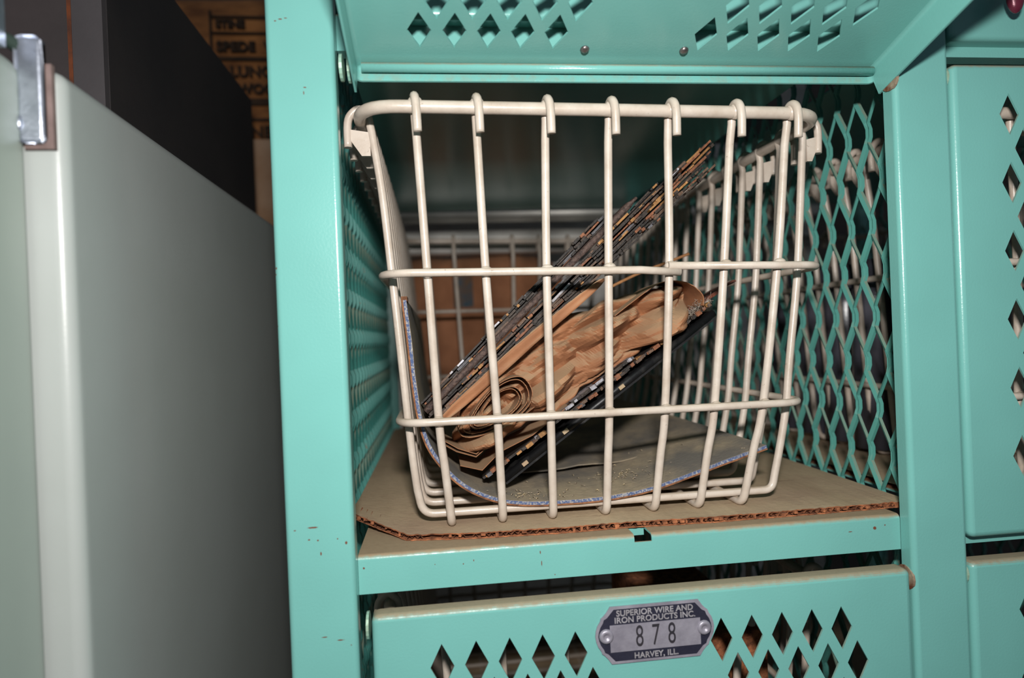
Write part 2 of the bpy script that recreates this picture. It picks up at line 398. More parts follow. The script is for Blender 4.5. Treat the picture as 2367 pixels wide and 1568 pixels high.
DW, DH = .3235, .2895       # door width and height
COLS_A = [(-.004, .015, .0337, .0523, .071), (.0055, .0243, .043, .0617, .0803)]
COLS_B = [(.157, .1757, .1943, .213, .2315), (.1664, .185, .2036, .2223, .241)]
def make_door(m, label=None, plate=True):
    """door in its closed place in the left column, top edge at z = 0, front face at y = 0; its origin is the hinge line"""
    e = bpy.data.objects.new('locker_door', None); COL.objects.link(e); e.empty_display_size = .02
    x0, x1 = -.0415, .2775; zt, zb = 0, -DH; r = .0035; t = .0012; dep = .020
    holes = []
    for row in range(11):
        zc = -.031-.021*row
        if zc < -DH+.03: break
        for xs in (COLS_A[row % 2], COLS_B[row % 2]):
            for xc in xs: holes.append([(xc, zc+.0128), (xc+.0066, zc), (xc, zc-.0128), (xc-.0066, zc)])
    me = holed_plate([(x0+r, zb+r), (x1-r, zb+r), (x1-r, zt-r), (x0+r, zt-r)], holes, t)
    k = MB(); k.add_mesh(me, Matrix.Translation((0, t/2, 0)) @ XZ)
    def ring(ins, y):
        a, b, c, d = x0+ins, x1-ins, zb+ins, zt-ins; q = max(r-ins, 0)+.0006; L = []
        for (cx, cz, a0) in ((b-q, d-q, 0), (a+q, d-q, 90), (a+q, c+q, 180), (b-q, c+q, 270)):
            for i in range(5):
                an = math.radians(a0+90*i/4); L.append((cx+q*math.cos(an), y, cz+q*math.sin(an)))
        return L
    outer = [ring(r, 0)]+[ring(r-r*math.sin(math.radians(a)), r-r*math.cos(math.radians(a))) for a in (18, 36, 54, 72, 90)]
    def lipring(ins):
        L = ring(ins, dep)
        return [(a, (.0100 if (1 <= i <= 8) else dep), c) for i, (a, b, c) in enumerate(L)]
    k.loops(outer+[lipring(0), lipring(t)]+[ring(t, r)]+[ring(r-(r-t)*math.sin(math.radians(a)), r-(r-t)*math.cos(math.radians(a))) for a in (60, 30, 0)])
    p = wn(k.build('door_panel', m, e))
    rod = MB(); rod.tube([(x0+.004, .0040, -.0050), (x1-.002, .0040, -.0050)], .0027, 14)
    rod.build('hinge_rod', m, p)
    for xx, mm in ((x0-.0030, M['tab']), (x1+.0012, M['rusty_tab'])):
        c = MB(); c.loops([[(xx+dx, .0075+.0075*math.cos(a*math.pi/8), -.0075+.0075*math.sin(a*math.pi/8)) for a in range(16)] for dx in (0, .0014)], False, True, True)
        c.build('hinge_washer', mm, p)
    if plate: number_plate(p, (.1172, -.0003, -.0222))
    return e
def poly_round(P): return P
def number_plate(par, c, text='878'):
    half = [(26, 16.2), (28, 13.2), (30, 11.0), (31.4, 10.0), (32, 8.2), (33.6, 5.8), (34.6, 3), (35, 0)]
    def outline(s_in):
        pts = [(x-s_in*(1.3 if y > 10 else 1), y-(s_in if y > 14 else s_in*.5 if y > 0 else 0)) for x, y in half]
        P = pts+[(x, -y) for x, y in pts[-2::-1]]
        return P+[(-x, y) for x, y in P[::-1]]
    def pl(o, yf, th, rot=0):
        return [[(x/1000, -yf, z/1000) for x, z in o], [(x/1000, -yf+th, z/1000) for x, z in o]]
    k = MB(); k.m = 0
    k.loops([[(p[0], p[1], p[2]) for p in L] for L in pl(outline(0), .0009, .0009)], False, True, True)
    k.m = 1; k.loops([L for L in pl(outline(1.6), .0011, .0004)], False, True, True)
    k.m = 0; k.loops([L for L in pl([(-26.6, 5.9), (26.6, 5.9), (26.6, -9.4), (-26.6, -9.4)], .0013, .0004)], False, True, True)
    k.m = 2
    k.add_mesh(text_mesh('SUPERIOR WIRE AND', .0046, .00015, .00010, 1.03), Matrix.Translation((0, -.0013, .0122)) @ XZ)
    k.add_mesh(text_mesh('IRON PRODUCTS INC.', .0046, .00015, .00010, 1.03), Matrix.Translation((0, -.0013, .0083)) @ XZ)
    k.add_mesh(text_mesh('HARVEY, ILL.', .0045, .00015, .00010, 1.03), Matrix.Translation((0, -.0013, -.0124)) @ XZ)
    k.m = 3
    for q, ch in enumerate(text):
        k.add_mesh(text_mesh(ch, .0172, .00012, -.00005), Matrix.Translation((-.0095+.0095*q, -.0015, -.0019)) @ XZ @ Matrix.Scale(.58, 4, (1, 0, 0)))
    for v in k.v: v += Vector(c)
    p = k.build('number_plate', [M['tag_silver'], M['tag_black'], M['tag_letters'], M['ink']], par)
    for sx in (-.0288, .0288):
        r = MB(); r.loops([[(c[0]+sx+q*math.cos(a*math.pi/8), c[1]-y, c[2]+q*math.sin(a*math.pi/8)) for a in range(16)] for q, y in ((.0042, .0010), (.0040, .0020), (.0034, .0026), (.0018, .0026), (.0014, .0018), (.0005, .0017))], True, False, True)
        r.build('rivet', M['tag_silver'], par)
    return p
door = make_door(M['teal_door']); door.parent = locker
def place_door(d, x, ztop):
    d.location = Vector((x, 0, ztop))-Vector(locker.location)+Vector((0, 0, 0)); d.matrix_parent_inverse = Matrix.Identity(4)
place_door(door, 0, -.1483)
door['label'] = 'closed mint door with the numbered plate'
sidedoor = make_door(M['teal_door_side'], plate=False); sidedoor.parent = locker
place_door(sidedoor, .3588, .1563)
for zt in (-.1477, .1563+PITCH):
    d = copy_tree(sidedoor, locker); place_door(d, .3588, zt)
d = copy_tree(door, locker); place_door(d, 0, .1563+PITCH+.008)
for xx, z_, mm in ((-.0462, .1520, M['tab']), (.2782, .1478, M['rusty_tab'])):
    c = MB(); c.loops([[(xx+dx, .0035+.0072*math.cos(a*math.pi/8), z_+.0072*math.sin(a*math.pi/8)) for a in range(16)] for dx in (0, .0016)], False, True, True)
    c.build('hinge_washer', mm, locker)
# the opened door: swung out and up about its hinge line
od = make_door(M['teal'], plate=False); od.parent = locker
od['label'] = 'door swung open, seen from its inner side'
# closed: plate face at y=0, down = -z.  opened: "down" points to the viewer and up
c_, s_ = math.cos(math.radians(16.5)), math.sin(math.radians(16.5))
u = Vector((0, -c_, s_)); n = Vector((0, -s_, -c_))     # u: from hinge outward, n: from the plate inward (now facing down)
Rm = Matrix(((1, 0, 0), (0, n.y, -u.y), (0, n.z, -u.z))).to_4x4()
od.matrix_parent_inverse = Matrix.Identity(4)
od.matrix_local = Matrix.Translation(Vector((.0015, .0217, .1600))-Vector(locker.location)) @ Rm
for sx in (.0895, .1485):
    r = MB(); r.ball((sx, .0016, -.0185), .0027, .0018, .0027); rr = r.build('rivet', M['rivet'], od.children[0])

# ---------------------------------------------------------------- wire basket
def basket():
    e = thing('wire_basket', (.1, .28, -.115), 'cream coated wire basket holding the rusty stack and crumpled brown paper', 'basket')
    RW, RR = .0026, .0038
    rimz = lambda x: .1376-.020*(x+.007)
    yf, yb = .0200, .535
    rim = fillet([(-.041, yf, rimz(-.041)-.001), (.2475, yf, rimz(.2475)), (.2515, yb, rimz(.25)), (-.041, yb, rimz(-.04))], .026, 8, True)
    k = MB(); k.tube(rim, RR, 14, True); k.build('rim', M['wire'], e)
    XT = [-.0074, .0285, .0705, .1095, .147, .188, .2245]; XM = [-.0037, .031, .068, .1065, .145, .1806, .216]
    XL = [-.0005, .035, .068, .105, .141, .1735, .206]; XB = [.005, .0365, .068, .102, .1335, .163, .192]
    ZM, ZL = .0405, -.0480
    zb = -.1122
    for i in range(7):
        k = MB(); zt = rimz(XT[i]); x = XT[i]
        hook = [(x+.0016, yf-.0042, zt-.0165), (x+.0013, yf-.0056, zt-.004), (x+.0008, yf-.0048, zt+.0022), (x+.0002, yf-.0010, zt+.0050), (x, yf+.0040, zt+.0030), (x+.0001, yf+.0056, zt-.006)]
        front = smooth_path(hook, 5)+smooth_path([(lerp(x, XM[i], .19), .0262, zt-.018), (XM[i], .0280, ZM), (XL[i], .0345, ZL), (lerp(XL[i], XB[i], .45), .0368, lerp(ZL, zb, .45)), (lerp(XL[i], XB[i], .78), .0382, lerp(ZL, zb, .78))], 8)
        bend = fillet([front[-1], Vector((XB[i], .0390, zb)), Vector((XB[i], .10, zb))], .012, 6)[1:]
        path = front+bend+fillet([(XB[i], .10, zb), (XB[i], .508, zb), (x, .5265, zt-.02)], .015, 6)[1:]+smooth_path([(x, .5285, zt+.003), (x, yb, zt+.0066), (x, yb+.0060, zt), (x, yb+.0060, zt-.014)], 4)
        k.tube(path, RW, 10)
        for (xx, yy, zz) in ((XM[i], .0250, ZM-.0015*0), (XL[i], .0315, ZL)): k.ball((xx, yy, zz), .0042, .0030, .0033)
        k.ball((x+.0006, yf, zt+.0004), .0050, .0046, .0050)
        k.build('lengthwise_wire', M['wire'], e)
    XLz = [(.1305, -.0345), (.0928, -.0296), (.0415, -.0256), (.0009, -.0227), (-.0438, -.0197), (-.0723, -.0175), (-.0914, -.0155)]
    XRz = [(.1259, .2480), (.0757, .2440), (.0314, .2400), (-.0215, .2325), (-.0537, .2285), (-.0799, .2230), (-.0960, .2190)]
    for j in range(17):
        y = .0475+.0285*j; k = MB(); zt = rimz(-.041); zr = rimz(.25)
        zc = zb+.0052
        L = smooth_path([(x, y, z) for z, x in XLz], 4); R_ = smooth_path([(x, y, z) for z, x in XRz], 4)
        lh = smooth_path([(-.0490, y, zt-.0170), (-.0488, y, zt-.002), (-.0460, y, zt+.004), (-.041, y, zt+.0066), (-.0362, y, zt+.002)], 4)
        rh = smooth_path([(.2462, y, zr+.002), (.251, y, zr+.0066), (.2565, y, zr+.004), (.2590, y, zr-.002), (.2585, y, zr-.0170)], 4)
        corner_l = fillet([L[-1], Vector((-.0125, y, zc)), Vector((.04, y, zc))], [0, .022, 0], 7)[1:]
        corner_r = fillet([Vector((.17, y, zc)), Vector((.2165, y, zc)), R_[-1]], [0, .024, 0], 7)[:-1]
        k.tube(lh+L+corner_l+corner_r+R_[::-1]+rh, RW, 8)
        # flattened gusset where the hook is welded to the upright
        for (xa, xb, zz, sg) in (((-.0488, -.0355, zt, 1), (.2587, .2500, zr, -1)) if j % 3 != 1 else ((-.0488, -.0355, zt, 1),)):
            k.prism([(xa, zz-.006), (xb, zz-.008), (xb, zz-.0225), (lerp(xa, xb, .6), zz-.0225), (lerp(xa, xb, .12), zz-.013)], y-.0014, y+.0014)
        k.build('cross_wire', M['wire'], e)
    for (z, xl, xr, fy, by) in ((ZM, -.0310, .2460, .0228, .531), (ZL, -.0248, .2335, .0292, .526)):
        zz = lambda x, q=z: q-.008*(x) if q > 0 else q
        k = MB()
        pts = fillet([(xl, fy, zz(xl)), (xr, fy, zz(xr)), (xr, by, zz(xr)), (xl, by, zz(xl))], .020, 8, True)
        if z > 0:     # the ends of this hoop overlap at a weld on the fifth upright
            i0 = max(range(len(pts)), key=lambda q: pts[q].x if pts[q].y < fy+.001 and pts[q].x < .2 else -9)
            ring_ = pts[i0+1:]+pts[:i0+1]
            ring_ = [Vector((.1425, fy, zz(.1425)+.0012))]+ring_+[Vector((.125, fy, zz(.125)-.0010)), Vector((.1500, fy, zz(.15)-.0028))]
            k.tube(ring_, .00245, 10); k.ball((.146, fy+.001, zz(.146)-.0008), .0036, .0022, .0036)
        else: k.tube(pts, .00245, 10, True)
        k.build('hoop', M['wire'], e)
    return e
B = basket()
B2 = copy_tree(B); B2.location += Vector((.3875, 0, -.0040)); B2['label'] = 'cream wire basket of dark canisters behind the right mesh side'
B3 = copy_tree(B); B3.location += Vector((.004, .022, -PITCH-.0035)); B3['label'] = 'cream wire basket behind the closed door with the numbered plate'

# ---------------------------------------------------------------- cardboard mat on the shelf
def cardboard_mat(name, x0, x1, zbase, seed, label, front):
    rnd = random.Random(seed); k = MB(); th = .0036
    n = 220; X = [lerp(x0, x1, i/n) for i in range(n+1)]
    def fy(x):
        for (a, b) in zip(front, front[1:]):
            if a[0] <= x <= b[0]: return lerp(a[1], b[1], (x-a[0])/(b[0]-a[0]))
        return front[-1][1]
    lift = lambda x: max(0, (-.022-x))*.16 if front[0][1] > .05 else 0
    top, bot = [], []
    for i, x in enumerate(X):
        j = noise.noise(Vector((x*220, seed, 0)))*.0011+rnd.uniform(-.0004, .0004)
        top.append((x, fy(x)+j+.0006, zbase+th+lift(x)+rnd.uniform(-.0002, .0002))); bot.append((x, fy(x)+rnd.uniform(-.0006, .0004)-.0006, zbase+.0002+lift(x)))
    bk = .52
    k.m = 0
    k.grid([[(x, bk, zbase+th+lift(x)*.0) for x in X], [(x, .12, zbase+th+lift(x)*.5) for x in X], [(p[0], p[1]+.004, p[2]) for p in top], top])
    k.m = 1
    k.grid([bot, [(x, .12, zbase+.0002) for x in X], [(x, bk, zbase+.0002) for x in X]])
    # liner papers at the broken edge, fluting between
    k.grid([top, [(p[0], p[1]+.0002, p[2]-.0008) for p in top]]); k.grid([[(p[0], p[1], p[2]+.0007) for p in bot], bot])
    k.m = 2
    k.grid([[(p[0], p[1]+.0055, p[2]-.0007) for p in top], [(p[0], p[1]+.0055, p[2]+.0005) for p in bot]])
    k.m = 1
    m = 0; x = x0
    while x < x1-.004:
        wv = rnd.uniform(.0028, .0042)
        if rnd.random() < .85:
            za = zbase+.0006+lift(x); zt_ = zbase+th-.0006+lift(x); y = fy(x)+rnd.uniform(-.0008, .0022)
            k.v += [Vector(p) for p in ((x, y, za), (x+wv*.5, y+rnd.uniform(-.0005, .0005), zt_), (x+wv*.5, y+.02, zt_), (x, y+.02, za), (x+wv, y+rnd.uniform(-.0005, .0010), za), (x+wv, y+.02, za))]
            q = len(k.v)-6; k.face((q, q+1, q+2, q+3)); k.face((q+1, q+4, q+5, q+2))
        if rnd.random() < .5:
            xx = x+rnd.uniform(0, wv); k.box((xx, fy(xx)-.0012, zbase+rnd.uniform(.0004, .002)+lift(xx)), (xx+rnd.uniform(.001, .003), fy(xx)+.001, zbase+th-rnd.uniform(.0002, .001)+lift(xx)))
        x += wv
    o = k.build(name, [M['board'], M['board_edge'], M['flute']], recalc=False)
    return tag(o, label, 'cardboard sheet')
ZS = -.1180
cardboard_mat('cardboard_sheet', -.060, .2980, ZS, 3, 'dusty corrugated cardboard sheet with a torn edge lying on the open shelf',
              [(-.060, .070), (-.022, .0315), (.018, .0255), (.07, .023), (.11, .024), (.16, .0215), (.24, .0225), (.2980, .024)])
cardboard_mat('cardboard_sheet', .318, .640, ZS, 5, 'dusty cardboard sheet on the shelf behind the right mesh side', [(.318, .03), (.64, .03)])
cardboard_mat('cardboard_sheet', -.045, .292, ZS-PITCH, 6, 'brown cardboard sheet on the shelf behind the closed numbered door', [(-.045, .03), (.292, .03)])

# ---------------------------------------------------------------- bent liner board in the basket
def ribbon(k, prof, y0, y1, th, ny=8, wob=0, seed=0, jag=0):
    """sheet whose (x, z) profile is pushed in y; profile normals give its thickness"""
    P = smooth_path([(p[0], 0, p[1]) for p in prof], 5) if wob >= 0 else [Vector((p[0], 0, p[1])) for p in prof]
    N = len(P); rows_a, rows_b = [], []
    for j in range(ny+1):
        y = lerp(y0, y1, j/ny); ra, rb = [], []
        for i, p in enumerate(P):
            a = P[max(i-1, 0)]; b = P[min(i+1, N-1)]; t = (b-a).normalized(); nn = Vector((-t.z, 0, t.x))
            w_ = abs(wob)*noise.noise(Vector((p.x*40, y*25, p.z*40+seed)))
            jy = jag*noise.noise(Vector((i*.9, seed, 3))) if j == 0 else 0
            q = Vector((p.x, y+jy, p.z))+nn*w_
            ra.append(q+nn*th/2); rb.append(q-nn*th/2)
        rows_a.append(ra); rows_b.append(rb)
    m0 = k.m
    k.grid(rows_a); k.grid(rows_b)
    k.grid([rows_a[0], rows_b[0]], False); k.grid([rows_a[-1], rows_b[-1]], False)
    k.grid([[r[0] for r in rows_a], [r[0] for r in rows_b]], False); k.grid([[r[-1] for r in rows_a], [r[-1] for r in rows_b]], False)
liner_prof = [(-.0188, .0262), (-.0166, .0006), (-.0150, -.0235), (-.0125, -.045), (-.0075, -.064), (.0024, -.0794), (.0153, -.0916), (.0338, -.1005), (.0527, -.1040), (.0748, -.1048), (.1029, -.1042), (.1317, -.1005), (.1611, -.0925), (.1909, -.0838), (.2120, -.0780)]
k = MB(); yl = .0435
ribbon(k, liner_prof, yl, .40, .0030, 12, .0004, 2, .0006); 
k.m = 1
nP = smooth_path([(p[0], 0, p[1]) for p in liner_prof], 5)
ra, rb, rc = [], [], []
for i, p in enumerate(nP):
    a = nP[max(i-1, 0)]; b = nP[min(i+1, len(nP)-1)]; t_ = (b-a).normalized(); nn = Vector((-t_.z, 0, t_.x))
    jy = .0006*noise.noise(Vector((i*.9, 2, 3)))
    q = Vector((p.x, yl-.0004+jy, p.z)); ra.append(q+nn*.0014); rb.append(q-nn*.0006); rc.append(q-nn*.0017)
k.grid([ra, rb], False); k.m = 2; k.grid([rb, rc], False)
k.m = 2
k.box((-.0205, .0432, .0255), (-.0168, .06, .0285))
liner = k.build('bent_liner_board', [M['liner'], M['liner_print'], M['liner_core']], recalc=False)
tag(liner, 'bent dusty board with a blue and white printed edge lining the basket', 'cardboard liner')
k = MB(); rows = []
for j in range(9):
    y = lerp(.12, .36, j/8); rows.append([(x, y+.06*(x-.1), -.1005+.006*math.sin((x-.06)*9)+.02*max(0, x-.13)+.003*noise.noise(Vector((x*30, y*20, 0)))) for x in [lerp(.045, .205, i/14) for i in range(15)]])
k.grid(rows); k.grid([[Vector(p)-Vector((0, 0, .0008)) for p in r] for r in rows]); k.grid([rows[0], [Vector(p)-Vector((0, 0, .0008)) for p in rows[0]]], False)
tag(k.build('loose_liner_flap', M['liner'], recalc=False), 'loose grey flap of board lying on the bent liner at the basket back', 'cardboard flap')

# ---------------------------------------------------------------- leaning stack of rusty plates
PAL = [(srgb(62, 50, 42), 7), (srgb(38, 31, 27), 6), (srgb(106, 82, 66), 5), (srgb(140, 88, 58), 3.6), (srgb(176, 128, 74), 1.6), (srgb(96, 96, 102), 1.5), (srgb(200, 200, 210), .35)]
def pick(rnd, rust):
    ws = [w_*(1 if i < 2 else rust if i in (2, 3, 4) else 1) for i, (c, w_) in enumerate(PAL)]
    c = rnd.choices([c for c, _ in PAL], ws)[0]; f = rnd.uniform(.8, 1.15); return tuple(x*f for x in c[:3])
def plate(p0, p1, th, y0, depth, rnd, rust=1.0, seg=(.004, .015), jag=.004, notch=.3, chunk=1.0):
    """thin plate seen on its broken edge; p0, p1 are (x, z) of its run"""
    a = Vector((p0[0], 0, p0[1])); b = Vector((p1[0], 0, p1[1])); L = (b-a).length; t = (b-a).normalized(); nn = Vector((-t.z, 0, t.x))
    sl = -.10      # the far edge of the sheet sinks a little
    mt = Matrix(((t.x, nn.x*sl, nn.x, a.x-nn.x*sl*y0), (0, 1, 0, 0), (t.z, nn.z*sl, nn.z, a.z-nn.z*sl*y0), (0, 0, 0, 1)))
    k = MB(); base = srgb(46, 38, 34)[:3]; k.cur = base
    k.box((0, y0+jag+.001, -th/2*.8), (L, y0+depth, th/2*.8), mt)
    s = 0; drift = 0
    while s < L:
        d = min(rnd.uniform(*seg), L-s+.0005); drift = drift*.6+rnd.uniform(-.35, .35)*th
        if rnd.random() > notch*.3:
            h0 = th*rnd.uniform(.28, .68); h1 = th*rnd.uniform(.28, .68); k.cur = pick(rnd, rust)
            y = y0+rnd.uniform(0, jag)
            n0 = len(k.v); k.box((s, y, -h0+drift), (s+d-rnd.choice((0, 0, .0004, .0010)), y0+jag+.012, h1+drift), mt)
            tw = rnd.uniform(-.25, .25)*th
            for q in (1, 3, 5, 7): k.v[n0+q] += nn*tw
            if rnd.random() < notch:
                k.cur = pick(rnd, rust*1.6); q = rnd.uniform(.0018, .0052)*chunk; w0 = rnd.uniform(.35, .85)*th
                k.box((s+d*.2, y-rnd.uniform(.0004, .0018), -w0+drift), (s+d*.2+q, y+.006, w0*rnd.uniform(.6, 1.1)+drift), mt)
        s += d
    return k
A0 = (-.012, -.040); B0 = (.000, -.056); A1 = (.192, .1565); B1 = (.1945, .1120)
rnd = random.Random(11)
#      fraction, end along run, thickness
SPEC = [(.00, .600, .0014), (.055, .615, .0014), (.11, .63, .0016), (.17, .64, .0013), (.30, .72, .0046), (.42, .80, .0013), (.475, .90, .0014),
        (.53, .955, .0013), (.585, 1.0, .0014), (.645, .99, .0014), (.71, .985, .0013), (.775, .97, .0014), (.84, .965, .0015), (.91, .975, .0014), (.975, 1.0, .0014)]
stack_names = ['topmost of the leaning rusty stack in the basket', 'second sheet from the top of the leaning rusty stack', 'third sheet from the top of the leaning rusty stack', 'fourth sheet down, resting on the thick pitted bar']
low_names = ['first thin sheet under the thick pitted bar', 'second thin sheet under the thick pitted bar', 'third thin sheet under the thick pitted bar',
             'longest sheet of the stack, its tip highest near the right', 'sheet just under the longest one of the stack', 'sheet sixth from the bottom of the leaning stack', 'fourth sheet from the bottom of the leaning stack', 'third sheet from the bottom of the leaning stack', 'second sheet from the bottom of the leaning stack', 'bottom sheet of the leaning stack, just above the brown paper']
low_names[5] = 'fifth sheet from the bottom of the leaning stack'
ni = 0
for i, (f, e_, th) in enumerate(SPEC):
    st = (lerp(A0[0], B0[0], f)+rnd.uniform(-.002, .003), lerp(A0[1], B0[1], f)+rnd.uniform(-.0005, .0005)); en = (lerp(A1[0], B1[0], f), lerp(A1[1], B1[1], f))
    en = (lerp(st[0], en[0], e_), lerp(st[1], en[1], e_)); y0 = .0600+rnd.uniform(0, .003)
    if th > .004:
        k = MB(); a = Vector((st[0], 0, st[1])); b = Vector((en[0], 0, en[1])); t_ = (b-a).normalized(); nn = Vector((-t_.z, 0, t_.x)); N = 60; rows = []
        for q in range(N+1):
            p = a.lerp(b, q/N); r_ = th/2*(1 if q < N-1 else .5); L_ = []
            for an in range(12):
                c1, s1 = math.cos(an*math.pi/6), math.sin(an*math.pi/6); sx = math.copysign(abs(c1)**.5, c1); sz = math.copysign(abs(s1)**.5, s1)
                L_.append(p+Vector((0, .066+sx*.007, 0))+nn*(sz*r_*(1+.16*noise.noise(Vector((q*.9, an, 0))))))
            rows.append(L_)
        k.loops(rows, True, True, True); k.box((0, 0, 0), (0, 0, 0))
        o = k.build('pitted_metal_bar', M['rough_bar']); tag(o, 'thick dark pitted metal bar running through the leaning rusty stack', 'metal bar')
        continue
    k = plate(st, en, th, y0, .120, rnd, .3+1.0*f, (.004, .018), .005, .42)
    o = k.build('rusty_plate', M['plate'], color=True); nm = stack_names[i] if i < 4 else low_names[i-5]
    tag(o, 'thin rusty metal sheet, '+nm if i != 0 else 'thin dark metal sheet, topmost of the leaning rusty stack in the basket', 'metal sheet', 'rusty metal sheets in the leaning stack')
    ni += 1
# notched strips below the paper
LP0, LP1 = (.0265, -.0905), (.1860, .0175)
k = plate(LP0, LP1, .0020, .0615, .10, rnd, 2.0, (.0018, .0045), .0018, .6); tag(k.build('notched_strip', M['plate'], color=True), 'thin tan notched metal strip lying along the underside of the brown paper', 'metal strip')
k = plate((.078, -.0510), (.130, -.0160), .0022, .0600, .03, rnd, .6, (.003, .008), .001, .3)
for q in range(len(k.c)):
    if random.random() < .45: k.c[q] = srgb(168, 168, 178)[:3]
tag(k.build('silver_strip', M['plate'], color=True), 'short silvery metal strip on the notched strip under the brown paper', 'metal strip')
k = plate((.139, -.0075), (.2120, .0350), .0018, .078, .05, rnd, 2.4, (.004, .009), .002, .4); tag(k.build('rusty_strip', M['rust_strip']), 'short red rusty strip poking out right of the brown paper', 'metal strip')
# black tray-like plate under it
k = MB(); a = Vector((.0385, 0, -.0945)); b = Vector((.1900, 0, .0115)); t_ = (b-a).normalized(); nn = Vector((-t_.z, 0, t_.x))
L = (b-a).length; mt = Matrix(((t_.x, 0, nn.x, a.x), (0, 1, 0, 0), (t_.z, 0, nn.z, a.z), (0, 0, 0, 1)))
k.box((0, .066, -.0012), (L, .20, .0022), mt); k.tube([mt @ Vector((0, .0665, .0005)), mt @ Vector((L, .0665, .0005))], .0026, 12)
k.box((.002, .0662, -.0036), (L-.004, .0675, -.0005), mt)
for s_q in (.018, .052, .100):
    k.m = 1; k.box((s_q, .0628, -.0006), (s_q+.0042, .066, .0018), mt)
k.m = 0
tag(k.build('black_metal_tray', [M['black'], M['board']]), 'black metal tray leaning under the notched strip', 'metal tray')
k = MB(); k.tube(smooth_path([(.128, .105, .0345), (.150, .108, .0440), (.175, .110, .0525), (.1913, .110, .0583)], 4), [.0011]*12+[.0013], 7)
tag(k.build('thin_stick', M['twig']), 'thin tan stick poking out above the crumpled brown paper', 'stick')

# ---------------------------------------------------------------- crumpled kraft paper
bag = thing('crumpled_paper_bag', (.08, .09, -.085), 'crumpled brown kraft paper bag folded under the rusty stack', 'paper bag')
def crumple(p, s=1.0):
    q = Vector((p.x*.75+p.z*.55, p.y*.6, -p.x*.55+p.z*.9))
    d1 = noise.voronoi(Vector((q.x*24, q.y*14, q.z*58))*s)[0]; d2 = noise.voronoi(Vector((q.x*55+7, q.y*30, q.z*110))*s)[0]
    return (d1[1]-d1[0])*.040-d1[0]*.010+(d2[1]-d2[0])*.009+noise.noise(p*26)*.005
ax0 = Vector((.006, 0, -.073)); ax1 = Vector((.178, 0, .030)); tt = (ax1-ax0).normalized(); nn = Vector((-tt.z, 0, tt.x)); LL = (ax1-ax0).length
def halfw(s):    # half thickness below / above the axis
    return (lerp(.012, .020, min(1, s*3)), .014+.019*math.sin(min(1, s*1.12)*math.pi)**.8 if s < .89 else .012)
k = MB(); rows = []; NS, NA = 130, 84
for i in range(NS+1):
    s = i/NS; p = ax0+tt*(s*LL); lo, hi = halfw(s); e_ = max(.02, min(1, (1-abs(2*s-1)**9))); R_ = []
    for a in range(NA):
        an = 2*math.pi*a/NA; c1, s1 = math.cos(an), math.sin(an); rz = (hi if s1 > 0 else lo)*e_
        base = p+nn*(math.copysign(abs(s1)**.75, s1)*rz)+Vector((0, .088+.026*math.copysign(abs(c1)**.6, c1)*(.35+.65*e_), 0))
        d = crumple(base); dirv = (Vector((0, c1, 0))+nn*s1*.25)
        R_.append(base+dirv*(d-.0110))
    rows.append(R_)
k.loops(rows, False, True, True)
body = k.build('paper_body', M['kraft'], bag)
# band folded flat beneath the stack
k = MB(); rows = []
top = [(-.002, -.0520), (.010, -.0400), (.028, -.0245), (.045, -.0100), (.062, .0030), (.084, .0190), (.104, .0330), (.112, .0375)]
bot = [(-.001, -.0545), (.014, -.0445), (.032, -.0305), (.050, -.0160), (.068, -.0010), (.0875, .0140), (.107, .0300), (.113, .0365)]
T_ = smooth_path([(p[0], 0, p[1]) for p in top], 6); B_ = smooth_path([(p[0], 0, p[1]) for p in bot], 6)
rows = [[p+Vector((0, .105, .001)) for p in T_], [p+Vector((0, .060, 0)) for p in T_]]
for q in (.25, .5, .75, 1): rows.append([a.lerp(b, q)+Vector((0, .0590+.0022*math.sin(q*2.2)+.0012*noise.noise(Vector((a.x*60, q*2, 0))), 0)) for a, b in zip(T_, B_)])
rows.append([p+Vector((0, .075, .002)) for p in B_])
k.grid(rows); k.build('folded_band', M['kraft'], bag, recalc=False)
# rolled end: a flattened spiral of double paper
k = MB(); cx, cz = .0375, -.0435; ang = math.radians(34)
def spiral(turns, a0, b0, shrink, ph):
    P = []; n_ = int(turns*22)
    for i in range(n_+1):
        t = i/22*2*math.pi+ph; q = 1-shrink*(i/n_); c1, s1 = math.cos(t), math.sin(t)
        ax = a0*q*math.copysign(abs(c1)**1.15, c1); bz = b0*q*math.copysign(abs(s1)**.8, s1)*(1+.35*c1*.6)
        w_ = 1+.05*noise.noise(Vector((i*.35, 0, ph)))
        P.append((cx+(ax*math.cos(ang)-bz*math.sin(ang))*w_, cz+(ax*math.sin(ang)+bz*math.cos(ang))*w_))
    return P
for off in (0, .10):
    k = MB(); ribbon(k, spiral(2.25, .0300*(1-off), .0140*(1-off*1.2), .60, 2.6), .0565+off*.012, .092, .00042, 5, .0006, 1+off, .0012)
    k.build('rolled_end', M['kraft'], bag, recalc=False)
# loose folds beneath the roll
k = MB()
ribbon(k, [(.000, -.055), (.0015, -.066), (.010, -.0715), (.0225, -.0760), (.0370, -.0640), (.052, -.0520), (.070, -.040)], .0600, .098, .00042, 4, -.0005, 4, .001)
k.build('loose_fold', M['kraft'], bag, recalc=False); k = MB()
ribbon(k, [(.001, -.057), (.0028, -.0645), (.011, -.0695), (.0225, -.0735), (.0362, -.0620), (.050, -.0500)], .0590, .094, .00042, 4, -.0005, 5, .001)
k.build('loose_fold', M['kraft'], bag, recalc=False); k = MB()
ribbon(k, [(.012, -.081), (.026, -.0845), (.038, -.0735), (.060, -.0640), (.085, -.046)], .0615, .100, .00045, 4, -.0008, 6, .0012)
k.build('loose_fold', M['kraft'], bag, recalc=False); k = MB()
ribbon(k, [(.118, .012), (.135, .024), (.152, .0335), (.168, .0330), (.1785, .0245), (.179, .0170)], .0590, .095, .00045, 4, .0008, 7, .0012)
